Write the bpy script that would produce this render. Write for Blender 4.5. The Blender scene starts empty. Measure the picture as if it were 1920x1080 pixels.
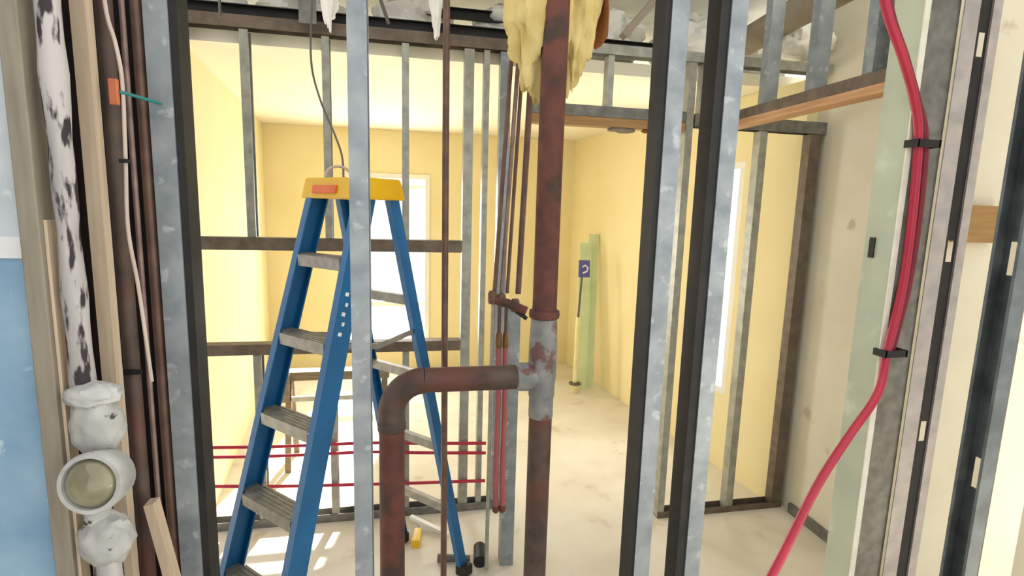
import bpy, math, random
from mathutils import Vector, Matrix, noise
random.seed(7)
C = bpy.context.scene.collection
sc = bpy.context.scene

# ------------------------------------------------------------ camera
cam_d = bpy.data.cameras.new('camera'); cam = bpy.data.objects.new('camera', cam_d); C.objects.link(cam)
yw, pt_, rl = map(math.radians, (11.5, 8.5, 1.65))
Fv = Vector((math.sin(yw)*math.cos(pt_), math.cos(yw)*math.cos(pt_), -math.sin(pt_)))
R0 = Vector((math.cos(yw), -math.sin(yw), 0)); U0 = R0.cross(Fv)
Rv = R0*math.cos(rl) + U0*math.sin(rl); Uv = Rv.cross(Fv)
cam.matrix_world = Matrix(((Rv.x, Uv.x, -Fv.x, 0), (Rv.y, Uv.y, -Fv.y, 0), (Rv.z, Uv.z, -Fv.z, 1.66), (0, 0, 0, 1)))
cam_d.sensor_width = 36; cam_d.lens = 36*1000/1920; cam_d.clip_start = 0.02
sc.camera = cam
# ------------------------------------------------------------ world, sun, exposure
w = bpy.data.worlds.new('daylight'); sc.world = w; w.use_nodes = True
bg = w.node_tree.nodes['Background']; bg.inputs[0].default_value = (1.0, 0.99, 0.965, 1); bg.inputs[1].default_value = 1.55
sd = bpy.data.lights.new('sun', 'SUN'); sun = bpy.data.objects.new('sun', sd); C.objects.link(sun)
sd.energy = 34; sd.angle = math.radians(0.8); sd.color = (1, 0.95, 0.86)
sun.rotation_euler = Vector((-0.16, -0.86, -0.42)).to_track_quat('-Z', 'Y').to_euler(); sun.location = (1, 9, 4)
def window_light(name, loc, direction, sx, sy, power):
    a = bpy.data.lights.new(name, 'AREA'); o = bpy.data.objects.new(name, a); C.objects.link(o)
    a.shape = 'RECTANGLE'; a.size = sx; a.size_y = sy; a.energy = power; a.color = (1.0, 0.98, 0.94)
    o.location = loc; o.rotation_euler = Vector(direction).to_track_quat('-Z', 'Y').to_euler()
window_light('window_daylight', (-0.17, 5.72, 1.15), (0, -1, 0), 0.8, 1.6, 66)
window_light('side_window_daylight', (2.25, 3.15, 1.25), (-1, 0.1, 0), 0.35, 1.5, 30)
vs = sc.view_settings; vs.view_transform = 'Standard'; vs.look = 'None'; vs.gamma = 1; vs.use_curve_mapping = False
vs.exposure = 0.0

# ------------------------------------------------------------ materials
def lin(c):
    return tuple(((v/255)/12.92 if v/255 <= 0.04045 else ((v/255+0.055)/1.055)**2.4) for v in c) + (1,)
MAT = {}
def mat(name, c1, c2=None, scale=8, rough=0.6, metal=0.0, bump=0.0, detail=4, lo=0.35, hi=0.65, stretch=(1, 1, 1), c3=None, scale3=3, lo3=.5, hi3=.6):
    m = bpy.data.materials.new(name); m.use_nodes = True; nt = m.node_tree; N = nt.nodes; L = nt.links
    b = N['Principled BSDF']; b.inputs['Roughness'].default_value = rough; b.inputs['Metallic'].default_value = metal
    b.inputs['Base Color'].default_value = lin(c1)
    tc = N.new('ShaderNodeTexCoord'); mp = N.new('ShaderNodeMapping'); mp.inputs['Scale'].default_value = stretch
    L.new(tc.outputs['Object'], mp.inputs['Vector'])
    if c2 is not None:
        nz = N.new('ShaderNodeTexNoise'); nz.inputs['Scale'].default_value = scale; nz.inputs['Detail'].default_value = detail
        L.new(mp.outputs[0], nz.inputs['Vector'])
        cr = N.new('ShaderNodeValToRGB'); cr.color_ramp.elements[0].position = lo; cr.color_ramp.elements[1].position = hi
        cr.color_ramp.elements[0].color = lin(c1); cr.color_ramp.elements[1].color = lin(c2)
        L.new(nz.outputs[0], cr.inputs[0]); col = cr.outputs[0]
        if c3 is not None:
            n3 = N.new('ShaderNodeTexNoise'); n3.inputs['Scale'].default_value = scale3; n3.inputs['Detail'].default_value = 6
            L.new(mp.outputs[0], n3.inputs['Vector'])
            r3 = N.new('ShaderNodeValToRGB'); r3.color_ramp.elements[0].position = lo3; r3.color_ramp.elements[1].position = hi3
            L.new(n3.outputs[0], r3.inputs[0])
            mx = N.new('ShaderNodeMix'); mx.data_type = 'RGBA'; L.new(r3.outputs[0], mx.inputs[0])
            L.new(col, mx.inputs[6]); mx.inputs[7].default_value = lin(c3); col = mx.outputs[2]
        L.new(col, b.inputs['Base Color'])
        if bump:
            bp = N.new('ShaderNodeBump'); bp.inputs['Strength'].default_value = bump; bp.inputs['Distance'].default_value = 0.01
            L.new(nz.outputs[0], bp.inputs['Height']); L.new(bp.outputs[0], b.inputs['Normal'])
    MAT[name] = m; return m
def glass(name, gl=0.08, tint=(1, 1, 1, 1)):
    m = bpy.data.materials.new(name); m.use_nodes = True; nt = m.node_tree; N = nt.nodes; L = nt.links
    out = N['Material Output']; N.remove(N['Principled BSDF'])
    t = N.new('ShaderNodeBsdfTransparent'); t.inputs[0].default_value = tint; g = N.new('ShaderNodeBsdfGlossy'); g.inputs['Roughness'].default_value = .05
    mx = N.new('ShaderNodeMixShader'); mx.inputs[0].default_value = gl
    L.new(t.outputs[0], mx.inputs[1]); L.new(g.outputs[0], mx.inputs[2]); L.new(mx.outputs[0], out.inputs[0])
    MAT[name] = m

mat('floor', (226, 219, 204), (212, 203, 185), 2.5, .75, 0, .1, 6, c3=(188, 176, 156), scale3=5, lo3=.62, hi3=.75)
mat('yellow', (240, 227, 180), (237, 222, 172), 3, .8)
mat('ceiling_paint', (243, 237, 214), (240, 234, 208), 3, .8)
mat('cream', (232, 226, 204), (224, 217, 194), 4, .8, c3=(205, 190, 165), scale3=6, lo3=.66, hi3=.72)
mat('greenboard', (190, 197, 172), (176, 184, 162), 5, .8, c3=(205, 210, 190), scale3=7, lo3=.6, hi3=.7)
mat('offcut_green', (212, 226, 184), (198, 214, 168), 6, .8)
mat('gypsum', (238, 236, 222), (225, 222, 206), 20, .9)
mat('steel', (158, 165, 168), (126, 134, 139), 16, .42, .3, .0, 3, .3, .7, c3=(182, 188, 192), scale3=26, lo3=.6, hi3=.72)
mat('steel_dull', (130, 128, 120), (104, 102, 96), 22, .5, .3, .05)
mat('steel_brown', (118, 104, 90), (96, 84, 72), 18, .55, .25)
mat('steel_green', (172, 172, 160), (146, 147, 136), 20, .45, .3)
mat('steel_pale', (186, 178, 174), (164, 158, 156), 16, .45, .2)
mat('steel_dark', (104, 112, 114), (80, 86, 88), 14, .5, .3)
mat('dark_steel_and_shade', (38, 36, 34), (24, 23, 22), 15, .6, .2)  # black channels; also painted shade on the near studs and slotted web
mat('rust', (112, 66, 56), (82, 52, 46), 14, .75, .1, .25, 6, .35, .65, c3=(66, 58, 48), scale3=7, lo3=.55, hi3=.68)
mat('iron_brown', (96, 80, 70), (70, 58, 52), 12, .65, .15, .2, c3=(104, 66, 56), scale3=4, lo3=.5, hi3=.62)
mat('fitting_grey', (150, 150, 148), (118, 122, 122), 16, .6, .1, .2, c3=(112, 84, 78), scale3=14, lo3=.55, hi3=.62)
mat('copper', (116, 90, 76), (94, 72, 62), 20, .5, .35)
mat('copper_pink', (146, 124, 116), (116, 98, 92), 20, .5, .35)
mat('brass', (140, 104, 62), (110, 80, 48), 30, .45, .5)
mat('pex', (182, 36, 64), (166, 30, 56), 5, .4)
mat('pex_dark', (128, 20, 46), (112, 16, 40), 5, .45)
mat('pex_dull', (176, 96, 98), (160, 86, 90), 5, .5)
mat('black', (16, 14, 14), (24, 22, 22), 20, .6)
mat('ladder_blue', (10, 98, 150), (8, 88, 138), 6, .42)
mat('ladder_alu', (150, 146, 134), (126, 122, 112), 26, .45, .35)
mat('ladder_yellow', (226, 176, 8), (216, 164, 6), 6, .45)
mat('orange', (222, 104, 28), (206, 92, 24), 10, .5)
mat('sticker', (232, 234, 234), (220, 222, 224), 6, .5)
mat('wood', (206, 160, 112), (182, 136, 92), 5, .65, 0, .05, 5, stretch=(14, 1, 14))
mat('wood_z', (206, 188, 164), (188, 168, 144), 5, .65, 0, .05, 5, stretch=(14, 14, 1))
mat('wood_block', (170, 132, 82), (150, 114, 66), 5, .65, 0, .05, 5, stretch=(1, 14, 14))
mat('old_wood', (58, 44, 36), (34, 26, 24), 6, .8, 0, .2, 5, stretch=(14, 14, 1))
mat('tan_post', (146, 138, 122), (128, 120, 106), 6, .7, 0, .05, 4, stretch=(10, 10, 1))
mat('foam_blue', (150, 182, 204), (122, 158, 186), 8, .45, .1, .15, 6, .35, .65, c3=(176, 202, 216), scale3=26, lo3=.64, hi3=.7)
mat('foam_pale', (204, 212, 216), (184, 194, 200), 8, .5, .1, .1, 6, c3=(222, 224, 222), scale3=20, lo3=.62, hi3=.7)
mat('tape', (232, 232, 230), (218, 218, 220), 10, .5)
mat('peeling', (186, 182, 180), (152, 148, 148), 16, .8, 0, .4, 6, .4, .6, stretch=(1, 1, .22), c3=(50, 42, 46), scale3=58, lo3=.525, hi3=.59)
mat('plaster_lump', (190, 190, 186), (160, 160, 156), 20, .8, 0, .4, 6, c3=(70, 62, 60), scale3=36, lo3=.66, hi3=.7)
mat('insulation', (226, 206, 142), (202, 180, 110), 9, .95, 0, .5, 8)
mat('kraft', (148, 92, 46), (112, 64, 30), 8, .8)
mat('white_wool', (250, 249, 242), (236, 234, 224), 7, .95, 0, .5, 8, c3=(176, 172, 158), scale3=6, lo3=.58, hi3=.7)
mat('deck', (196, 194, 184), (164, 162, 154), 3, .9, 0, .2, 6)
mat('white_paint', (240, 240, 234), (232, 232, 226), 4, .5)
mat('white_wire', (206, 190, 178), (190, 172, 160), 8, .5)
mat('grey_wire', (96, 92, 82), (84, 80, 72), 8, .5)
mat('teal', (40, 130, 130), (34, 116, 118), 8, .5)
mat('connector', (206, 120, 84), (190, 104, 70), 12, .6)
mat('blue_plastic', (86, 90, 168), (76, 80, 156), 8, .5)
mat('pole_cream', (232, 226, 172), (222, 214, 158), 8, .6)
mat('dusty_wood', (132, 120, 98), (108, 96, 76), 8, .7, 0, 0, 4, stretch=(1, 10, 10))
mat('yellow_plastic', (240, 196, 24), (228, 184, 20), 10, .45)
mat('duct', (158, 146, 126), (136, 124, 106), 7, .8, 0, .2)
mat('lens', (176, 170, 140), (120, 116, 92), 14, .12, .1, 0, 3, .3, .7)
glass('pane', .06); glass('dome', .12, (.93, .93, .84, 1))

# ------------------------------------------------------------ mesh helpers
class MB:
    def __init__(s): s.v = []; s.f = []
    def box(s, a, b):
        x0, y0, z0 = a; x1, y1, z1 = b; n = len(s.v)
        s.v += [(x0,y0,z0),(x1,y0,z0),(x1,y1,z0),(x0,y1,z0),(x0,y0,z1),(x1,y0,z1),(x1,y1,z1),(x0,y1,z1)]
        s.f += [tuple(n+i for i in q) for q in ((0,3,2,1),(4,5,6,7),(0,1,5,4),(1,2,6,5),(2,3,7,6),(3,0,4,7))]; return s
    def prism(s, p0, p1, prof, hint=(0, 0, 1), sc1=1.0):
        p0 = Vector(p0); p1 = Vector(p1); d = (p1-p0).normalized(); a = Vector(hint); a = (a-d*a.dot(d)).normalized(); b = d.cross(a)
        n = len(s.v); k = len(prof)
        for P, q in ((p0, 1), (p1, sc1)):
            for (u, v) in prof: s.v.append(tuple(P+a*u*q+b*v*q))
        s.f += [(n+i, n+(i+1) % k, n+k+(i+1) % k, n+k+i) for i in range(k)]
        s.f += [tuple(n+i for i in reversed(range(k))), tuple(n+k+i for i in range(k))]; return s
    def bar(s, p0, p1, wa, wb, hint=(0, 0, 1)):
        return s.prism(p0, p1, [(-wa/2,-wb/2),(wa/2,-wb/2),(wa/2,wb/2),(-wa/2,wb/2)], hint)
    def chan(s, p0, p1, wa, wb, t, hint, flip=1):      # C section, web across a, flanges along +-b
        h = wa/2; q = [(-h,0),(h,0),(h,wb),(h-t,wb),(h-t,t),(-h+t,t),(-h+t,wb),(-h,wb)]
        if flip < 0: q = [(x,-y) for x, y in reversed(q)]
        return s.prism(p0, p1, q, hint)
    def tube(s, pts, r, n=12, rr=None):
        pts = [Vector(p) for p in pts]; base = len(s.v); prev = None; m = len(pts)
        for i, p in enumerate(pts):
            d = (pts[min(i+1, m-1)]-pts[max(i-1, 0)]).normalized()
            a = prev if prev is not None else (Vector((0, 0, 1)) if abs(d.z) < .9 else Vector((1, 0, 0)))
            a = (a-d*a.dot(d)).normalized(); prev = a; b = d.cross(a); q = rr[i] if rr else r
            for j in range(n):
                t = 2*math.pi*j/n; s.v.append(tuple(p+a*q*math.cos(t)+b*q*math.sin(t)))
        for i in range(m-1):
            for j in range(n):
                s.f.append((base+i*n+j, base+i*n+(j+1) % n, base+(i+1)*n+(j+1) % n, base+(i+1)*n+j))
        s.f += [tuple(base+j for j in reversed(range(n))), tuple(base+(m-1)*n+j for j in range(n))]; return s
    def lathe(s, c, axis, prof, n=24):                # prof = [(radius, along)]
        axis = Vector(axis).normalized(); c = Vector(c); a = Vector((0, 0, 1)) if abs(axis.z) < .9 else Vector((1, 0, 0))
        a = (a-axis*a.dot(axis)).normalized(); b = axis.cross(a); base = len(s.v)
        for (r, h) in prof:
            for j in range(n):
                t = 2*math.pi*j/n; s.v.append(tuple(c+axis*h+(a*math.cos(t)+b*math.sin(t))*max(r, 1e-4)))
        for i in range(len(prof)-1):
            for j in range(n): s.f.append((base+i*n+j, base+i*n+(j+1) % n, base+(i+1)*n+(j+1) % n, base+(i+1)*n+j))
        s.f += [tuple(base+j for j in reversed(range(n))), tuple(base+(len(prof)-1)*n+j for j in range(n))]; return s
    def lump(s, c, rad, amp=.25, freq=6, nu=26, nv=16, seed=0, taper=0):
        c = Vector(c); base = len(s.v)
        for i in range(nv+1):
            ph = math.pi*i/nv
            for j in range(nu):
                th = 2*math.pi*j/nu; d = Vector((math.sin(ph)*math.cos(th), math.sin(ph)*math.sin(th), math.cos(ph)))
                k = 1+amp*noise.fractal(d*freq*.35+Vector((seed*3.1, seed, 0)), 1.3, 2.0, 3)
                tp = 1+taper*d.z
                s.v.append((c.x+d.x*rad[0]*k*tp, c.y+d.y*rad[1]*k*tp, c.z+d.z*rad[2]*k))
        for i in range(nv):
            for j in range(nu): s.f.append((base+i*nu+j, base+(i+1)*nu+j, base+(i+1)*nu+(j+1) % nu, base+i*nu+(j+1) % nu))
        return s
    def build(s, name, m, parent=None, smooth=False, bevel=0, origin=None):
        me = bpy.data.meshes.new(name)
        if parent is not None: off = parent_pos(parent)
        elif origin is not None: off = Vector(origin)
        else: off = Vector((0, 0, 0))
        me.from_pydata([tuple(Vector(v)-off) for v in s.v], [], s.f); me.materials.append(MAT[m])
        import bmesh as _b
        bm = _b.new(); bm.from_mesh(me); _b.ops.recalc_face_normals(bm, faces=bm.faces[:])
        if bevel: _b.ops.bevel(bm, geom=bm.edges[:], offset=bevel, segments=2, affect='EDGES', profile=.5)
        bm.to_mesh(me); bm.free()
        if smooth:
            for p in me.polygons: p.use_smooth = True
        o = bpy.data.objects.new(name, me); C.objects.link(o)
        if parent is not None: o.parent = parent
        else: o.location = off
        if smooth:
            try: me.set_sharp_from_angle(angle=math.radians(40))
            except Exception: pass
        return o
POS = {}
def parent_pos(p):
    if p.name in POS: return POS[p.name]
    return parent_pos(p.parent) if p.parent else Vector((0, 0, 0))
def thing(name, label, cat, loc=(0, 0, 0), group=None):
    o = bpy.data.objects.new(name, None); C.objects.link(o); o.location = loc; POS[o.name] = Vector(loc); o.empty_display_size = .05
    o['label'] = label; o['category'] = cat
    if group: o['group'] = group
    return o
def tag(o, label, cat, group=None):
    o['label'] = label; o['category'] = cat
    if group: o['group'] = group
    return o
def struct(o, label=None, cat=None):
    o['kind'] = 'structure'
    if label: o['label'] = label
    if cat: o['category'] = cat
    return o
def smoothpath(p, n=6):
    p = [Vector(q) for q in p]; out = []
    for i in range(len(p)-1):
        a, b, c, d = p[max(i-1, 0)], p[i], p[i+1], p[min(i+2, len(p)-1)]
        for k in range(n):
            t = k/n; out.append(.5*((2*b)+(c-a)*t+(2*a-5*b+4*c-d)*t*t+(3*b-a-3*c+d)*t**3))
    return out+[p[-1]]
def stud(parent, x0, x1, y0, y1, z0, z1, along='X', open_side=1, m='steel', name='stud', label=None, t=.002, holes=(), lip=.008):
    """cold-formed C stud; flanges lie along `along` at the two depth faces, web on the closed side"""
    mb = MB()
    def B(u0, u1, v0, v1, a, b):     # u = flange direction, v = depth direction
        if along == 'X': mb.box((u0, v0, a), (u1, v1, b))
        else: mb.box((v0, u0, a), (v1, u1, b))
    if along == 'X': u0, u1, v0, v1 = x0, x1, y0, y1
    else: u0, u1, v0, v1 = y0, y1, x0, x1
    B(u0, u1, v0, v0+t, z0, z1); B(u0, u1, v1-t, v1, z0, z1)
    wu = (u0, u0+t) if open_side > 0 else (u1-t, u1)
    lu = (u1-t, u1) if open_side > 0 else (u0, u0+t)
    B(lu[0], lu[1], v0+t, v0+lip, z0, z1); B(lu[0], lu[1], v1-lip, v1-t, z0, z1)
    cur = z0; vm = (v0+v1)/2; hw = min(.019, (v1-v0)*.3)
    for h in sorted(holes):
        if not (z0+.06 < h < z1-.06): continue
        B(wu[0], wu[1], v0+t, v1-t, cur, h-.045); B(wu[0], wu[1], v0+t, vm-hw, h-.045, h+.045); B(wu[0], wu[1], vm+hw, v1-t, h-.045, h+.045); cur = h+.045
    B(wu[0], wu[1], v0+t, v1-t, cur, z1)
    o = mb.build(name, m, parent)
    if label: o['label'] = label
    return o
def track(parent, name, a, b, m, up=True, along='X', t=.002):
    """U track: a=min corner, b=max corner; open upwards or downwards"""
    mb = MB(); x0, y0, z0 = a; x1, y1, z1 = b
    if up: mb.box((x0, y0, z0), (x1, y1, z0+t))
    else: mb.box((x0, y0, z1-t), (x1, y1, z1))
    if along == 'X': mb.box((x0, y0-t, z0), (x1, y0, z1)); mb.box((x0, y1, z0), (x1, y1+t, z1))
    else: mb.box((x0-t, y0, z0), (x0, y1, z1)); mb.box((x1, y0, z0), (x1+t, y1, z1))
    return mb.build(name, m, parent)
HOLES = (.35, .957, 1.565, 2.17)

# ============================================================ SETTING
struct(MB().box((-3.2, -2.2, -.1), (3.6, 5.6, 0)).build('floor', 'floor'))
# far room -----------------------------------------------------
WX0, WX1, WZ0, WZ1 = -.58, .245, .29, 1.96
FY = 5.45
m = MB()
m.box((-1.5, FY, 0), (WX0, FY+.12, 2.374)); m.box((WX1, FY, 0), (2.3, FY+.12, 2.374))
m.box((WX0, FY, 0), (WX1, FY+.12, WZ0)); m.box((WX0, FY, WZ1), (WX1, FY+.12, 2.374))
struct(m.build('wall_far', 'yellow'))
def slab(x0, y0, x1, y1, th, z0, z1):                      # vertical wall slab between two plan points
    d = Vector((x1-x0, y1-y0, 0)).normalized(); n = Vector((d.y, -d.x, 0))
    mb = MB(); a = Vector((x0, y0, 0)); b = Vector((x1, y1, 0)); k = len(mb.v)
    for z in (z0, z1):
        for q in (a, b, b+n*th, a+n*th): mb.v.append((q.x, q.y, z))
    mb.f += [(0,1,2,3), (4,5,6,7), (0,1,5,4), (1,2,6,5), (2,3,7,6), (3,0,4,7)]; return mb
struct(slab(-1.0, 2.80, -1.29, FY, -.1, 0, 2.374).build('wall_left_far', 'yellow'))
def rx(y): return 2.09-(y-2.5)*(2.09-1.77)/2.7            # plan line of the right wall
SW0, SW1, SZ0, SZ1 = 2.98, 3.32, .50, 1.98                 # side window along y
m = MB()
for (ya, yb, za, zb) in ((2.56, SW0, 0, 2.374), (SW1, FY, 0, 2.374), (SW0, SW1, 0, SZ0), (SW0, SW1, SZ1, 2.374)):
    q = slab(rx(ya), ya, rx(yb), yb, .1, za, zb); k = len(m.v); m.v += q.v; m.f += [tuple(i+k for i in g) for g in q.f]
struct(m.build('wall_right_far', 'yellow'))
struct(MB().box((-1.5, 2.80, 2.375), (2.35, FY+.1, 2.44)).build('ceiling', 'ceiling_paint'))
struct(MB().box((-1.6, 2.25, 2.98), (3.0, FY+.2, 3.1)).build('ceiling_deck', 'deck'))
# windows
def window(name, label, frame_boxes, pane_box, rails):
    r = bpy.data.objects.new(name, None); C.objects.link(r); r['kind'] = 'structure'; r['label'] = label
    mb = MB()
    for a, b in frame_boxes: mb.box(a, b)
    mb.build('window_frame', 'white_paint', r)
    for a, b in rails: MB().box(a, b).build('sash_rail', 'white_paint', r)
    for a, b in pane_box: MB().box(a, b).build('pane', 'pane', r)
    return r
f = .045
window('window_1', 'tall bright window in the far yellow wall behind the ladder',
       [((WX0, FY-.015, WZ0), (WX0+f, FY+.08, WZ1)), ((WX1-f, FY-.015, WZ0), (WX1, FY+.08, WZ1)), ((WX0+f, FY-.015, WZ1-f), (WX1-f, FY+.08, WZ1)), ((WX0-.03, FY-.05, WZ0-.03), (WX1+.03, FY+.08, WZ0+.02))],
       [((WX0+f, FY+.035, WZ0+.02), (WX1-f, FY+.040, .64)), ((WX0+f, FY+.035, .69), (WX1-f, FY+.040, 1.82)), ((WX0+f, FY+.035, 1.86), (WX1-f, FY+.040, WZ1-f))],
       [((WX0+f, FY+.02, .64), (WX1-f, FY+.06, .69)), ((WX0+f, FY+.02, 1.82), (WX1-f, FY+.06, 1.86))])
def ybox(ya, yb, d0, d1, za, zb):
    return slab(rx(ya)+d0, ya, rx(yb)+d0, yb, d1-d0, za, zb)
r = bpy.data.objects.new('window_2', None); C.objects.link(r); r['kind'] = 'structure'; r['label'] = 'narrow bright window in the yellow wall seen between the metal studs'
m = MB()
for a in ((SW0, SW0+.04, SZ0, SZ1), (SW1-.04, SW1, SZ0, SZ1), (SW0+.04, SW1-.04, SZ0, SZ0+.04), (SW0+.04, SW1-.04, SZ1-.04, SZ1)):
    q = ybox(a[0], a[1], .0, .08, a[2], a[3]); k = len(m.v); m.v += q.v; m.f += [tuple(i+k for i in g) for g in q.f]
m.build('window_frame', 'white_paint', r); ybox(SW0+.04, SW1-.04, .03, .036, SZ0+.04, SZ1-.04).build('pane', 'pane', r)

# closet wall seen through the doorway
struct(MB().box((2.15, .95, 0), (2.165, 2.60, 2.97)).build('wall_right_closet', 'cream'))
struct(MB().box((2.128, 1.9, 0), (2.148, 2.44, .055)).build('baseboard_right', 'steel_dull'))
# green board strip beside the doorway
g = struct(MB().box((1.487, 1.392, 0), (1.50, 1.50, 2.95)).build('wall_right_greenboard', 'greenboard'))
MB().box((1.483, 1.388, 0), (1.502, 1.392, 2.95)).build('cut_edge', 'gypsum', g)
MB().box((1.482, 1.458, 1.535), (1.4868, 1.478, 1.60)).build('outlet_slot', 'black', g)
# drywall to the right
g = struct(MB().box((1.765, 1.455, 0), (1.98, 1.468, 2.95)).build('wall_right_near', 'cream'))
struct(MB().box((1.60, 1.09, 0), (1.72, 1.102, 2.95)).build('wall_right_front', 'cream'))
# left wall : rigid boards
g = struct(MB().box((-1.9, 1.03, 0), (-.60, 1.06, 2.95)).build('wall_left', 'tan_post'))
MB().box((-1.9, 1.005, 1.587), (-.604, 1.03, 2.95)).build('foam_board', 'foam_pale', g, bevel=.003)
MB().box((-1.9, 1.005, 0), (-.604, 1.03, 1.563)).build('foam_board', 'foam_blue', g, bevel=.003)
MB().box((-1.9, 1.0, 1.557), (-.604, 1.0048, 1.592)).build('seam_tape', 'tape', g)
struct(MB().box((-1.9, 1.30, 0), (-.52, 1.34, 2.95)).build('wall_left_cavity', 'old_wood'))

struct(MB().box((-1.98, -2.2, 0), (-1.9, 1.06, 2.95)).build('wall_left_light_blocker', 'old_wood'))  # unseen wall added to block light from the left and darken stud sides
# ============================================================ FRAMING
# near frame we look through
nf = thing('near_stud_frame', 'nearest grey galvanized stud frame that the room is seen through', 'stud wall', (.15, 1.232, 0))
NY0, NY1 = 1.2, 1.264
stud(nf, -.489, -.446, NY0, NY1, .003, 2.617, open_side=-1, holes=HOLES)
stud(nf, -.116, -.076, NY0, NY1, .003, 2.617, open_side=1, holes=HOLES)
stud(nf, .598, .641, NY0, NY1, .003, 2.617, open_side=-1, holes=HOLES)
stud(nf, .747, .790, NY0, NY1, .003, 2.617, open_side=-1, holes=HOLES)
for xa, xb in ((-.4455, -.431), (.584, .5975), (.722, .7465)):  # dark strips added as painted shade on the stud sides
    MB().box((xa, NY0+.004, .04), (xb, NY1-.002, 2.575)).build('painted_shade_strip', 'dark_steel_and_shade', nf)
track(nf, 'top_track', (-.492, NY0-.001, 2.58), (1.45, NY1+.001, 2.62), 'steel', up=False)
track(nf, 'bottom_track', (-.492, NY0-.001, 0), (.85, NY1+.001, .035), 'steel', up=True)

# far frame behind the ladder
wf = thing('opening_stud_frame', 'dull stud frame with two crossing rails standing behind the blue ladder', 'stud wall', (-.3, 2.75, 0))
Y0, Y1 = 2.72, 2.782
track(wf, 'top_track', (-1.04, Y0, 2.425), (.60, Y1, 2.478), 'steel_brown', up=False)
track(wf, 'bottom_track', (-1.02, Y0, 0), (.56, Y1, .045), 'steel_dull', up=True)
for (za, zb) in ((1.428, 1.488), (.915, .968)):
    track(wf, 'rail', (-.985, Y0, za), (.285, Y1, zb), 'steel_brown', up=False)
stud(wf, -1.03, -.985, Y0+.003, Y1-.003, .004, 2.474, m='steel_brown')
for x in (-.728, -.376, -.012):
    wd = .038 if x < -.5 else .034
    stud(wf, x, x+wd, Y0+.003, Y1-.003, 1.49, 2.42, m='steel_green')
    stud(wf, x, x+wd, Y0+.003, Y1-.003, .004, .912, m='steel_green')
stud(wf, .287, .335, Y0+.003, Y1-.003, .004, 2.42, m='steel_green', open_side=1)
stud(wf, .384, .412, Y0+.003, Y1-.003, .004, 2.42, m='steel_green')
stud(wf, .466, .52, Y0+.003, Y1-.003, .004, 2.42, m='steel')
# frame with the doorways on the right
rf = thing('doorway_stud_frame', 'stud frame with a header over the open doorway right of the rusty pipe', 'stud wall', (1.4, 2.52, 0))
Y0, Y1 = 2.49, 2.552
track(rf, 'top_track', (.66, Y0, 2.385), (2.26, Y1, 2.43), 'steel_green', up=False)
track(rf, 'header_track', (.575, Y0, 2.10), (1.352, Y1, 2.15), 'steel_dull', up=False)
MB().box((.575, Y0, 2.058), (1.352, Y1, 2.099)).build('header_board', 'wood_block', rf)
track(rf, 'header_track', (1.40, Y0, 2.085), (2.15, Y1, 2.145), 'steel_dull', up=False)
track(rf, 'bottom_track', (1.356, Y0, 0), (2.125, Y1, .035), 'steel_brown', up=True)
stud(rf, 1.356, 1.394, Y0+.003, Y1-.003, .004, 2.425, m='steel_green')
stud(rf, 1.77, 1.812, Y0+.003, Y1-.003, .004, 2.083, m='steel_green', open_side=1)
stud(rf, 2.062, 2.122, Y0+.003, Y1-.003, .004, 2.083, m='steel_brown', open_side=1)
stud(rf, .938, .968, Y0+.003, Y1-.003, 2.152, 2.383, m='steel_green')
stud(rf, 1.43, 1.46, Y0+.003, Y1-.003, 2.147, 2.383, m='steel_green')
stud(rf, .575, .62, Y0+.003, Y1-.003, 2.152, 2.425, m='steel_green')
m = MB().lump((1.03, 2.515, 2.052), (.07, .02, .016), .5, 8, 14, 8, 3); m.build('glue_drip', 'duct', rf, True)
m = MB().lump((1.155, 2.515, 2.05), (.022, .015, .009), .4, 8, 12, 8, 5); m.build('glue_drip', 'kraft', rf, True)

# door framing running towards the camera on the right
df = thing('side_door_frame', 'timber door header with steel cripple studs above, beside the green board', 'door frame', (1.53, 1.95, 0))
MB().box((1.503, 1.432, 2.062), (1.57, 2.47, 2.092)).build('header_board', 'wood', df)
MB().box((1.503, 1.432, 2.0925), (1.57, 2.47, 2.135)).build('header_plate', 'steel_brown', df)
for y in (1.575, 1.84, 2.12):
    stud(df, 1.507, 1.568, y, y+.042, 2.137, 2.915, along='Y', open_side=1, m='steel')
stud(df, 1.503, 1.57, 1.434, 1.474, .004, 2.06, along='Y', m='steel')
track(df, 'top_track', (1.505, 1.434, 2.917), (1.57, 2.47, 2.96), 'steel', up=False, along='Y')

# wide stud with the red tubing, and the slotted channel beside it
t_ = thing('wide_web_stud', 'wide dark grey steel stud carrying the red tubing beside the green board', 'stud', (1.55, 1.40, 0))
m = MB(); m.box((1.503, 1.396, 0), (1.615, 1.398, 2.95)); m.box((1.503, 1.3985, 0), (1.505, 1.43, 2.95)); m.box((1.613, 1.3985, 0), (1.615, 1.43, 2.95))
m.build('web', 'steel_dull', t_)
t_ = thing('slotted_channel', 'pale steel channel with punched slots left of the cream drywall', 'stud', (1.69, 1.40, 0))
m = MB(); m.box((1.6155, 1.384, 0), (1.672, 1.387, 2.95)); m.box((1.669, 1.3872, 0), (1.672, 1.3985, 2.95)); m.build('left_flange', 'steel_pale', t_)
m = MB(); m.box((1.73, 1.392, 0), (1.763, 1.395, 2.95)); m.box((1.73, 1.3952, 0), (1.733, 1.3995, 2.95)); m.build('right_flange', 'steel_pale', t_)
m = MB(); cur = 0; xa, xb = 1.6725, 1.7295
for h in (.35, .957, 1.565, 2.19, 2.8):
    m.box((xa, 1.3985, cur), (xb, 1.4005, h-.035)); m.box((xa, 1.3985, h-.035), (1.698, 1.4005, h+.035)); m.box((1.722, 1.3985, h-.035), (xb, 1.4005, h+.035)); cur = h+.035
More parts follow.
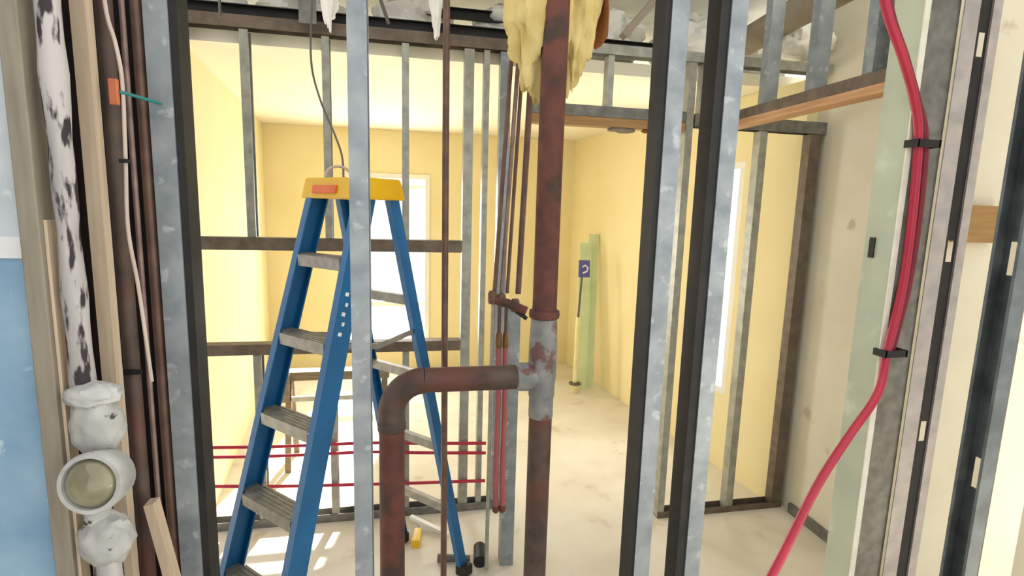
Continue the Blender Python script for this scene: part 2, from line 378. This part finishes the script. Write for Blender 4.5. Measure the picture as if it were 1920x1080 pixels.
m.box((xa, 1.3985, cur), (xb, 1.4005, 2.95)); m.build('slotted_web', 'dark_steel_and_shade', t_)  # web coloured dark to paint in the shade inside the pale channel
tag(MB().box((1.768, 1.415, 1.592), (1.93, 1.4545, 1.712)).build('wood_block', 'wood_block', origin=(1.85, 1.43, 1.592), bevel=.003), 'brown timber block fixed to the cream drywall at far right', 'wood block')
fr = thing('edge_stud', 'dark steel stud standing closest at the right edge of view', 'stud', (1.565, 1.12, 0))
stud(fr, 1.545, 1.588, 1.085, 1.152, 0, 2.95, open_side=-1, m='steel_dark', holes=HOLES)

# ============================================================ CEILING VOID
for i, (y, z, x0, x1) in enumerate(((2.775, 2.482, -1.3, 1.35), (2.95, 2.62, .1, 1.3), (3.62, 2.74, -1.3, 2.4))):
    lb = ['blackened steel channel lying directly above the frame behind the ladder', 'short black channel in the ceiling void left of the insulation clump', 'rear black channel crossing the ceiling void behind the white batts'][i]
    o = MB().chan((x0, y, z+.025), (x1, y, z+.025), .05, .03, .004, (0, 0, 1)).build('ceiling_channel', 'dark_steel_and_shade', origin=((x0+x1)/2, y, z)); tag(o, lb, 'channel', 'black ceiling channels')
names = ['far left', 'left', 'centre left', 'centre', 'centre right', 'right', 'far right']
bat = [(-1.0, 3.2, 'white insulation batt at the left end of the ceiling void'), (-.5, 3.25, 'white insulation batt in the ceiling void above the ladder'), (0.05, 3.2, 'white insulation batt in the ceiling void above the thin brown pipe'),
       (.56, 3.2, 'white insulation batt in the ceiling void left of the rusty pipe'), (1.1, 3.1, 'white insulation batt in the ceiling void right of the rusty pipe'), (1.62, 3.05, 'white insulation batt bulging behind the cripple studs'), (2.08, 3.16, 'white insulation batt at the right end of the ceiling void')]
for i, (x, y, lb) in enumerate(bat):
    y -= .06
    o = MB().lump((x, y, 2.60), (.215, .26, .15), .3, 7, 48, 28, i+2).build('insulation_batt', 'white_wool', None, True, origin=(x, y, 2.40)); tag(o, lb, 'insulation', 'white batts in the ceiling void')
tag(MB().lump((2.02, 2.56, 2.545), (.15, .12, .09), .3, 7, 48, 28, 51).build('insulation_batt', 'white_wool', None, True, origin=(2.02, 2.56, 2.44)), 'white insulation pillow resting on the door frame behind the cripple studs', 'insulation', 'white batts in the ceiling void')
for i, (x, z0, z1, wd, lb) in enumerate(((-.33, 2.44, 2.75, .05, 'torn white insulation strip hanging above the ladder top'), (.145, 2.43, 2.75, .035, 'narrow torn white strip hanging beside the thin brown pipe'))):
    m = MB(); pts = [(x+.02*math.sin(k*1.3+i)-.004*k, 2.655, z1-(z1-z0)*k/7) for k in range(8)]
    m.lump((x, 2.655, (z0+z1)/2), (wd*.9, .02, (z1-z0)/2), .45, 7, 26, 26, i+40, .65)
    tag(m.build('insulation_strip', 'white_wool', None, True, origin=pts[-1]), lb, 'insulation', 'hanging insulation strips')
tag(MB().box((-.46, 2.66, 2.45), (-.385, 2.664, 2.97)).build('hanger_strap', 'steel_dull', origin=(-.42, 2.662, 2.45)), 'flat grey hanger strap dropping from the deck above the ladder', 'strap')
tag(MB().bar((.98, 2.44, 2.45), (1.42, 2.44, 2.97), .045, .03, (0, 1, 0)).build('diagonal_brace', 'duct', origin=(.98, 2.44, 2.45)), 'tan diagonal brace rising in the ceiling void right of the insulation clump', 'brace')
m = MB().tube([(1.78, 1.75, 2.62), (1.78, 2.2, 2.60), (1.78, 2.7, 2.57)], .07, 14)
tag(m.build('wrapped_duct', 'duct', None, True, origin=(1.78, 2.5, 2.55)), 'tan wrapped duct running behind the cripple studs at top right', 'duct')
tag(MB().tube([(-.77, 2.6, 2.97), (-.765, 2.61, 2.7), (-.77, 2.62, 2.43)], .006, 8).build('hanger_wire', 'grey_wire', origin=(-.77, 2.62, 2.43)), 'thin dark hanger wire at the upper left of the far frame', 'wire')
tag(MB().tube(smoothpath([(-.20, 2.62, 2.97), (-.14, 2.62, 2.68), (-.07, 2.63, 2.47)]), .008, 8).build('hanger_wire', 'grey_wire', origin=(-.07, 2.63, 2.47)), 'thick grey wire slanting down right of the central stud', 'wire')

# ============================================================ LADDER
LX, LY, LYAW, H, WT, WB, DF, DR, WR = -.185, 2.05, -.79, 1.75, .142, .192, .525, .44, 1.05
SP = .2755
lad = bpy.data.objects.new('step_ladder', None); C.objects.link(lad); lad.location = (LX, LY, 0); lad.rotation_euler = (0, 0, LYAW)
tag(lad, 'blue fibreglass step ladder with a yellow top cap standing open', 'ladder')
ZT = H-.045
def fp(s_, z): t = 1-z/ZT; return Vector((s_*(WT+(WB-WT)*t), -.05-(DF-.05)*t, z))
def rp(s_, z): t = 1-z/ZT; return Vector((s_*(WT+(WB-WT)*t)*WR, .055+(DR-.055)*t, z))
for s_ in (-1, 1):
    o = MB().chan(fp(s_, .03), fp(s_, ZT+.01), .074, .03, .006, (0, 1, 0), s_).build('front_rail', 'ladder_blue', lad)
    if s_ == 1:
        for k, z in enumerate((1.36, 1.325, 1.295, 1.262, 1.23)):
            p = fp(1, z); MB().bar(p+Vector((.0022, -.014+.006*(k % 2), -.006)), p+Vector((.0025, -.010+.006*(k % 2), .006)), .013-.004*(k % 2), .0035, (0, 1, 0)).build('sticker_mark', 'sticker', o)
    o = MB().chan(rp(s_, .03), rp(s_, ZT+.01), .045, .025, .005, (0, 1, 0), s_).build('rear_rail', 'ladder_blue', lad)
    for fn, wd in ((fp, .085), (rp, .055)):
        p = fn(s_, .03); MB().box((p.x-.03, p.y-wd/2, 0), (p.x+.03, p.y+wd/2, .05)).build('foot', 'black', lad, bevel=.006)
    p = fp(s_, 1.18); q = rp(s_, 1.18)
    MB().bar(p+Vector((-s_*.018, .03, 0)), Vector((p.x-s_*.018, (p.y+q.y)/2, 1.15)), .02, .004).build('spreader', 'ladder_alu', lad)
    MB().bar(Vector((p.x-s_*.018, (p.y+q.y)/2, 1.15)), q+Vector((-s_*.012, 0, 0)), .02, .004).build('spreader', 'ladder_alu', lad)
for k in range(1, 7):
    z = H-SP*k; a = fp(-1, z); b = fp(1, z); xa, xb = a.x+.034, b.x-.034; y = a.y
    if z < .05: continue
    m = MB().box((xa, y-.042, z-.006), (xb, y+.042, z)); m.box((xa, y-.042, z-.04), (xb, y-.038, z-.0062)); m.box((xa, y+.038, z-.03), (xb, y+.042, z-.0062))
    for j in range(5): m.box((xa+.01, y-.034+j*.016, z), (xb-.01, y-.028+j*.016, z+.002))
    o = m.build('step', 'ladder_alu', lad)
    for s_ in (-1, 1):
        p = fp(s_, z); MB().box((min(p.x-s_*.007, p.x-s_*.033), p.y-.029, z-.042), (max(p.x-s_*.007, p.x-s_*.033), p.y+.029, z+.004)).build('step_bracket', 'ladder_alu', o)
for z in (1.30, .98, .66, .34):
    a = rp(-1, z); b = rp(1, z); MB().box((a.x+.004, a.y-.012, z-.018), (b.x-.004, a.y+.012, z+.018)).build('rear_brace', 'ladder_alu', lad)
m = MB(); prof = [(-.125, 0), (.125, 0), (.105, .075), (-.105, .075)]
n = len(m.v); wx0, wx1 = .170, .160
m.v += [(-wx0, -.10, H-.075), (wx0, -.10, H-.075), (wx0, .10, H-.075), (-wx0, .10, H-.075), (-wx1, -.085, H), (wx1, -.085, H), (wx1, .085, H), (-wx1, .085, H)]
m.f += [(0,3,2,1), (4,5,6,7), (0,1,5,4), (1,2,6,5), (2,3,7,6), (3,0,4,7)]
cap = m.build('top_cap', 'ladder_yellow', lad, bevel=.008)
m = MB(); m.prism((-.10, -.0965, H-.042), (.03, -.0965, H-.042), [(-.014, -.003), (.014, -.003), (.014, .003), (-.014, .003)], (0, .25, 1)); m.build('maker_plate', 'orange', cap)
# rope ring and the wire over the ladder
tag(MB().tube(smoothpath([(-.345, 2.28, 2.42), (-.352, 2.27, 2.20), (-.322, 2.26, 2.06), (-.265, 2.21, 1.925), (-.235, 2.18, 1.84), (-.225, 2.13, 1.756)]), .004, 8).build('loose_wire', 'grey_wire', origin=(-.225, 2.24, 1.757)), 'thin loose grey wire curling down onto the ladder top', 'wire')
m = MB(); m.tube([(-.235+.045*math.cos(t*math.pi/12), 2.06, 1.757+.035*math.sin(t*math.pi/12)) for t in range(0, 13)], .005, 8)
tag(m.build('wire_loop', 'white_wire', None, True, origin=(-.275, 2.2, 1.756)), 'small pale wire loop lying on the yellow ladder cap', 'wire')

# ============================================================ PIPES
st = thing('drain_stack', 'rusty cast iron drain stack with a branch elbow in front of the ladder leg', 'pipe', (.513, 1.9, 0))
MB().tube([(.513, 1.9, 1.25), (.513, 1.9, 1.9), (.520, 1.9, 2.95)], .0455, 24).build('stack_pipe', 'rust', st, True)
MB().lathe((.513, 1.9, 1.255), (0, 0, 1), [(.046, 0), (.056, .004), (.058, .016), (.056, .03), (.046, .034)]).build('hub_ring', 'rust', st, True)
MB().lathe((.513, 1.9, .955), (0, 0, 1), [(.050, 0), (.050, .05), (.0535, .07), (.0535, .20), (.051, .25), (.049, .30)]).build('wye_fitting', 'fitting_grey', st, True)
MB().tube([(.513, 1.9, .87), (.513, 1.9, .955)], .047, 24).build('lower_collar', 'fitting_grey', st, True)
MB().tube([(.513, 1.9, 0), (.513, 1.9, .87)], .0445, 24).build('lower_pipe', 'iron_brown', st, True)
MB().lathe((.41, 1.9, 1.03), (1, 0, 0), [(.046, 0), (.053, .004), (.054, .045), (.05, .06), (.048, .085)]).build('branch_hub', 'fitting_grey', st, True)
arc = [(.41, 1.9, 1.03), (.07, 1.9, 1.03)]+[(.07-.117*math.sin(a), 1.9, 1.03-.117*(1-math.cos(a))) for a in [math.pi/2*k/8 for k in range(1, 9)]]
MB().tube(arc[:2], .0455, 24).build('branch_pipe', 'iron_brown', st, True)
MB().tube(arc[1:]+[(-.047, 1.9, .87)], .0485, 24).build('elbow', 'iron_brown', st, True)
MB().lathe((-.047, 1.9, .845), (0, 0, 1), [(.047, 0), (.0515, .004), (.0515, .03), (.048, .034)]).build('elbow_band', 'iron_brown', st, True)
MB().tube([(-.047, 1.9, 0), (-.047, 1.9, .85)], .046, 24).build('drop_pipe', 'rust', st, True)
m = MB().lump((.475, 1.985, 2.42), (.125, .10, .36), .34, 8, 60, 44, 4, .3); ins = thing('pipe_insulation', 'yellow fluffy insulation bunched around the top of the rusty stack', 'insulation', (.53, 1.98, 2.1))
m.build('fluff', 'insulation', ins, True)
MB().lump((.60, 1.99, 2.45), (.10, .10, .34), .3, 8, 56, 40, 9, .3).build('fluff', 'insulation', ins, True)
m = MB()
for i in range(9):
    z = 2.27+.075*i
    for j in range(5):
        t = j/4; m.v.append((.655+.05*t+.02*math.sin(i*.9+t*2)+.004*i, 1.955+.05*math.sin(t*3.1+i*.5)-.02*i/8, z+.02*math.sin(j*2+i)))
for i in range(8):
    for j in range(4): m.f.append((i*5+j, i*5+j+1, (i+1)*5+j+1, (i+1)*5+j))
kp = m.build('paper_facing', 'kraft', ins, True); md = kp.modifiers.new('thickness', 'SOLIDIFY'); md.thickness = .006
tag(MB().tube([(.157, 2.02, 0), (.150, 2.02, 1.4), (.143, 2.02, 2.95)], .0125, 14).build('thin_pipe', 'copper', None, True, origin=(.157, 2.02, 0)), 'thin brown vertical pipe crossing in front of the ladder rear leg', 'pipe')
cop = [((.418, 2.2, 2.95), (.418, 2.2, 2.25), (.372, 2.2, 1.30), .009, 'copper', 'leftmost thin copper pipe rising from the valve manifold'),
       ((.447, 2.2, 2.95), (.447, 2.2, 2.25), (.402, 2.2, 1.30), .009, 'copper_pink', 'second pinkish copper pipe rising from the valve manifold'),
       ((.468, 2.215, 2.95), (.468, 2.215, 2.25), (.430, 2.215, 1.30), .008, 'copper', 'third copper pipe rising from the valve manifold'),
       ((.503, 2.2, 2.95), (.503, 2.2, 2.25), (.475, 2.2, 1.30), .013, 'copper', 'thickest copper pipe of the manifold beside the rusty stack')]
for a, b, c, rad, mm, lb in cop:
    tag(MB().tube([a, b, c], rad, 12).build('copper_pipe', mm, None, True, origin=c), lb, 'pipe', 'copper riser pipes')
vm = thing('valve_manifold', 'rusty valve manifold clamped left of the stack hub', 'valve', (.43, 2.2, 1.27))
MB().tube([(.352, 2.19, 1.282), (.43, 2.17, 1.262), (.50, 2.14, 1.235)], .019, 12).build('body', 'rust', vm, True)
for x, z in ((.362, 1.285), (.40, 1.272), (.46, 1.25)): MB().lathe((x, 2.185, z-.025), (0, 0, 1), [(.016, 0), (.02, .01), (.02, .045), (.014, .055)], 12).build('valve_body', 'copper', vm, True)
MB().tube([(.46, 2.155, 1.232), (.50, 2.13, 1.205)], .009, 10).build('lever', 'black', vm, True)
for x, z0, lb in ((.395, .86, 'left brass adapter tail under the valve manifold'), (.425, .86, 'right brass adapter tail under the valve manifold')):
    p = thing('supply_tail', lb, 'pipe', (x, 2.195, .4), 'tails under the manifold')
    MB().tube([(x, 2.195, 1.10), (x, 2.195, 1.245)], .008, 10).build('copper_stub', 'copper', p, True)
    MB().lathe((x, 2.195, 1.06), (0, 0, 1), [(.010, 0), (.0135, .01), (.0135, .06), (.009, .075)], 10).build('brass_adapter', 'brass', p, True)
    MB().tube(smoothpath([(x, 2.195, 1.065), (x+.004, 2.195, .8), (x+.002, 2.195, .5), (x+.006, 2.195, .33)]), .012, 12).build('red_tube', 'pex_dull', p, True)
    MB().lathe((x+.006, 2.195, .30), (0, 0, 1), [(.009, 0), (.015, .008), (.015, .03), (.01, .036)], 10).build('end_plug', 'rust', p, True)
ss = thing('short_stud', 'short bright steel stud directly behind the rusty stack', 'stud', (.47, 2.15, 0))
stud(ss, .437, .497, 2.235, 2.30, 0, 1.25, m='steel', open_side=1)
tag(MB().tube([(.365, 2.2, .02), (.366, 2.2, .8), (.368, 2.2, 1.262)], .009, 10).build('grey_pipe', 'steel_green', None, True, origin=(.365, 2.2, .02)), 'slim grey pipe dropping to the floor left of the red tails', 'pipe')
pexl = [(.464, .436, .396, 'upper red plastic tube run through the far stud frame'), (.414, .386, .340, 'middle red plastic tube run through the far stud frame'), (.266, .207, .179, 'lowest sagging red plastic tube run through the far stud frame')]
for a, b, c, lb in pexl:
    tag(MB().tube(smoothpath([(-1.06, 2.705, a), (-.64, 2.705, (a+b)/2-.006), (-.19, 2.705, b), (.1, 2.705, (b+c)/2), (.43, 2.705, c)]), .0085, 10).build('red_tube', 'pex', None, True, origin=(-.3, 2.67, b)), lb, 'tube', 'red tubes in the far frame')
# red tubes on the right
pts = [(1.26, 1.36, 2.50), (1.31, 1.36, 2.27), (1.40, 1.365, 2.125), (1.462, 1.368, 2.015), (1.502, 1.372, 1.90), (1.518, 1.372, 1.68), (1.516, 1.37, 1.45), (1.487, 1.365, 1.25), (1.445, 1.34, 1.12), (1.317, 1.30, 1.002), (1.178, 1.25, .876), (1.008, 1.19, .651), (.72, 1.10, .30), (.55, 1.0, .03)]
tag(MB().tube(smoothpath(pts), .0125, 12).build('red_tube', 'pex', None, True, origin=(1.5, 1.37, 1.6)), 'red plastic tube strapped to the wide stud and sagging down to the floor', 'tube')
pts2 = [(1.285, 1.375, 2.52), (1.34, 1.375, 2.27), (1.424, 1.378, 2.125), (1.487, 1.382, 2.015), (1.536, 1.382, 1.90), (1.553, 1.382, 1.68), (1.549, 1.382, 1.45), (1.518, 1.38, 1.25), (1.505, 1.381, .9), (1.51, 1.381, .02)]
tag(MB().tube(smoothpath(pts2[:8]), .0115, 12).build('red_tube', 'pex_dark', None, True, origin=(1.53, 1.38, 1.6)), 'second dark red tube behind the sagging one, ending at the lower strap', 'tube')
for x, z, lb in ((1.515, 1.885, 'upper black strap holding the red tubes'), (1.502, 1.243, 'lower black strap holding the red tubes')):
    m = MB().box((x-.035, 1.350, z-.011), (x+.045, 1.358, z+.011)); m.box((x-.038, 1.350, z-.011), (x-.030, 1.394, z+.011)); m.box((x+.04, 1.350, z-.011), (x+.048, 1.394, z+.011))
    tag(m.build('pipe_strap', 'black', origin=(x, 1.37, z), bevel=.0), lb, 'strap', 'black straps on the red tubes')

# ============================================================ LEFT CLUSTER
tag(MB().box((-.6, .985, 0), (-.571, 1.029, 2.95)).build('tan_post', 'tan_post', origin=(-.585, 1.0, 0), bevel=.002), 'grey tan post at the edge of the blue wall board', 'post')
tag(MB().box((-.5705, .995, 0), (-.5655, 1.02, 1.62)).build('lath_strip', 'wood_z', origin=(-.566, 1.0, 0)), 'narrow pale lath strip behind the peeling white pipe', 'strip')
pp = thing('peeling_pipe', 'peeling white painted pipe with a round sight glass at left', 'pipe', (-.545, 1.0, 0))
m = MB(); pts = [(-.541, 1.005, 1.30+.05*k) for k in range(34)]
m.tube(pts, .02, 18, rr=[(.0172+.0016*math.sin(k*1.9)+.0012*math.sin(k*.7)) for k in range(34)]); m.build('pipe_barrel', 'peeling', pp, True)
MB().lump((-.522, 1.0, 1.27), (.040, .034, .062), .12, 8, 34, 24, 12).build('upper_fitting', 'plaster_lump', pp, True)
MB().lump((-.522, .995, 1.325), (.043, .03, .022), .2, 9, 30, 14, 22).build('flange_lump', 'plaster_lump', pp, True)
ax = Vector((-.10, -.98, .16)).normalized(); gc = Vector((-.508, .945, 1.19))
MB().lathe(gc-ax*.03, ax, [(.03, -.03), (.046, -.008), (.050, .02), (.0515, .034), (.049, .040), (.0425, .040), (.041, .030)], 36).build('ring', 'plaster_lump', pp, True)
MB().lathe(gc, ax, [(.041, -.004), (.039, .006), (.031, .015), (.016, .021), (.002, .023)], 32).build('lens', 'lens', pp, True)
MB().tube([gc-ax*.045, (-.535, 1.0, 1.17)], .024, 16).build('stem', 'plaster_lump', pp, True)
MB().tube([(-.535, 1.0, 1.09), (-.533, 1.0, 1.125)], .02, 16).build('neck', 'plaster_lump', pp, True)
MB().lump((-.523, 1.0, 1.055), (.043, .034, .05), .14, 8, 34, 22, 31).build('lower_fitting', 'plaster_lump', pp, True)
MB().tube([(-.525, 1.0, 0), (-.525, 1.0, 1.02)], .022, 16).build('lower_barrel', 'peeling', pp, True)
tag(MB().box((-.560, 1.10, 0), (-.536, 1.125, 2.95)).build('pale_batten', 'wood_z', origin=(-.54, 1.12, 0)), 'pale wooden batten between the peeling pipe and brown pipes', 'strip')
for x, y, rad, mm, lb in ((-.538, 1.165, .0145, 'iron_brown', 'thick brown pipe right of the pale wooden batten'), (-.519, 1.19, .005, 'copper_pink', 'thin pinkish pipe between two brown pipes at left'), (-.505, 1.215, .011, 'copper', 'brown pipe running next to the left steel stud')):
    tag(MB().tube([(x, y, 0), (x, y, 2.95)], rad, 14).build('riser_pipe', mm, None, True, origin=(x, y, 0)), lb, 'pipe', 'brown risers at left')
tag(MB().box((-.556, 1.1465, 1.312), (-.513, 1.1495, 1.322)).build('pipe_clip', 'black', origin=(-.52, 1.143, 1.31)), 'small dark clip across the thick brown pipe', 'clip')
tag(MB().tube(smoothpath([(-.52, 1.125, 2.2), (-.517, 1.125, 2.0), (-.505, 1.125, 1.93), (-.499, 1.125, 1.864), (-.503, 1.125, 1.73), (-.51, 1.13, 1.6), (-.502, 1.135, 1.486), (-.492, 1.137, 1.3)]), .0035, 8).build('hanging_cable', 'white_wire', None, True, origin=(-.503, 1.125, 1.73)), 'thin pale cord hanging in front of the brown pipes', 'wire')
tag(MB().box((-.517, 1.112, 1.823), (-.502, 1.121, 1.868)).build('cord_connector', 'connector', origin=(-.51, 1.116, 1.823), bevel=.002), 'orange connector on the pale cord at upper left', 'connector')
tag(MB().tube([(-.502, 1.117, 1.847), (-.48, 1.14, 1.843), (-.466, 1.195, 1.842)], .003, 8).build('teal_wire', 'teal', None, True, origin=(-.48, 1.14, 1.843)), 'short teal wire from the orange connector to the left stud', 'wire')
tag(MB().box((-.511, 1.117, 1.722), (-.497, 1.132, 1.729)).build('cord_tie', 'black', origin=(-.504, 1.12, 1.722)), 'tiny black tie on the pale cord', 'tie')
eb = thing('electrical_box', 'tan electrical box fixed behind the lower left stud', 'box', (-.51, 1.23, .98))
MB().box((-.5005, 1.27, .985), (-.45, 1.295, 1.075)).build('box_shell', 'wood_z', eb, bevel=.003)
for z in (1.16, 1.085): MB().lathe((-.515, 1.275, z), (0, 0, 1), [(.007, 0), (.011, .004), (.011, .014), (.006, .018)], 10).build('knockout', 'black', eb, True)
tag(MB().bar((-.505, 1.128, 1.05), (-.435, 1.128, .62), .03, .018, (0, 1, 0)).build('leaning_lath', 'wood_z', origin=(-.44, 1.16, .62)), 'short pale lath leaning at the foot of the brown pipes', 'strip')

# ============================================================ FAR ROOM THINGS
for i, (x, y, wd, hh, dx, lb) in enumerate(((1.615, 4.58, .115, 1.36, .055, 'front green drywall offcut leaning in the far right corner'), (1.705, 4.62, .095, 1.44, .055, 'taller rear green drywall offcut leaning in the far right corner'))):
    m = MB().prism((x, y, 0), (x+dx, y+.20, hh), [(-wd/2, 0), (wd/2, 0), (wd/2, .013), (-wd/2, .013)], (1, 0, 0)); o = thing('drywall_offcut', lb, 'drywall', (x, y, 0), 'green offcuts'); m.build('green_face', 'offcut_green', o)
    MB().prism((x, y+.0135, 0), (x+dx, y+.2135, hh), [(-wd/2, 0), (wd/2, 0), (wd/2, .004), (-wd/2, .004)], (1, 0, 0)).build('gypsum_core', 'gypsum', o)
ps = thing('pole_sander', 'pole sander with a blue plate standing beside the green offcuts', 'tool', (1.52, 4.50, 0))
MB().tube([(1.53, 4.50, .10), (1.545, 4.54, .70)], .022, 12).build('pole', 'pole_cream', ps, True)
MB().tube([(1.545, 4.54, .70), (1.572, 4.57, 1.08)], .010, 10).build('handle', 'grey_wire', ps, True)
hd = MB().bar((1.592, 4.57, 1.06), (1.595, 4.585, 1.215), .105, .02, (1, 0, 0)).build('head_plate', 'blue_plastic', ps, bevel=.004)
MB().tube([(1.577, 4.558, 1.10), (1.612, 4.559, 1.115), (1.622, 4.562, 1.15), (1.597, 4.565, 1.17), (1.572, 4.563, 1.155)], .008, 8).build('white_mark', 'sticker', hd, True)
cn = thing('small_can', 'small pale can with a dark rim under the pole sander', 'can', (1.53, 4.50, 0))
MB().lathe((1.53, 4.50, 0), (0, 0, 1), [(.033, 0), (.036, .004), (.036, .075), (.033, .078)], 18).build('can_body', 'pole_cream', cn, True)
MB().lathe((1.53, 4.50, .078), (0, 0, 1), [(.036, 0), (.055, .004), (.055, .016), (.036, .02)], 18).build('rim', 'grey_wire', cn, True)
sh = thing('sawhorse', 'low dusty wooden sawhorse seen behind the ladder steps', 'sawhorse', (-.48, 3.45, 0))
MB().box((-.74, 3.40, .555), (-.1, 3.50, .61)).build('top_beam', 'dusty_wood', sh, bevel=.004)
MB().box((-.755, 3.36, .43), (-.70, 3.39, .66)).build('end_board', 'dusty_wood', sh, bevel=.004)
MB().box((-.69, 3.37, .432), (-.1, 3.39, .462)).build('lower_rail', 'steel_green', sh)
for x in (-.71, -.13):
    for s_ in (-1, 1): MB().bar((x, 3.45+s_*.14, 0), (x, 3.45+s_*.03, .555), .035, .025, (1, 0, 0)).build('leg', 'dusty_wood', sh)
# floor clutter by the ladder's rear leg
tl = thing('yellow_cutter', 'small yellow plastic tool lying by the foot of the elbow pipe', 'tool', (.03, 2.48, 0))
m = MB().prism((.05, 2.43, .022), (.065, 2.54, .022), [(-.02, -.02), (.02, -.02), (.022, .0), (.02, .02), (-.02, .02), (-.022, 0)], (0, 0, 1), .8); m.build('grip', 'yellow_plastic', tl)
MB().bar((.065, 2.54, .022), (.07, 2.575, .022), .02, .008).build('nose', 'grey_wire', tl)
tag(MB().bar((.03, 2.66, .03), (.215, 2.50, .012), .018, .022).build('white_batten', 'white_paint', origin=(.1, 2.55, .012)), 'short white stick lying on the floor beside the yellow tool', 'stick')
hm = thing('black_mallet', 'dark mallet lying on the floor behind the ladder rear leg', 'tool', (.25, 2.29, 0))
MB().tube([(.15, 2.31, .022), (.30, 2.285, .022)], .016, 10, rr=[.02, .014]).build('handle', 'grey_wire', hm, True)
MB().tube([(.34, 2.24, .03), (.355, 2.35, .03)], .03, 14).build('mallet_head', 'black', hm, True)
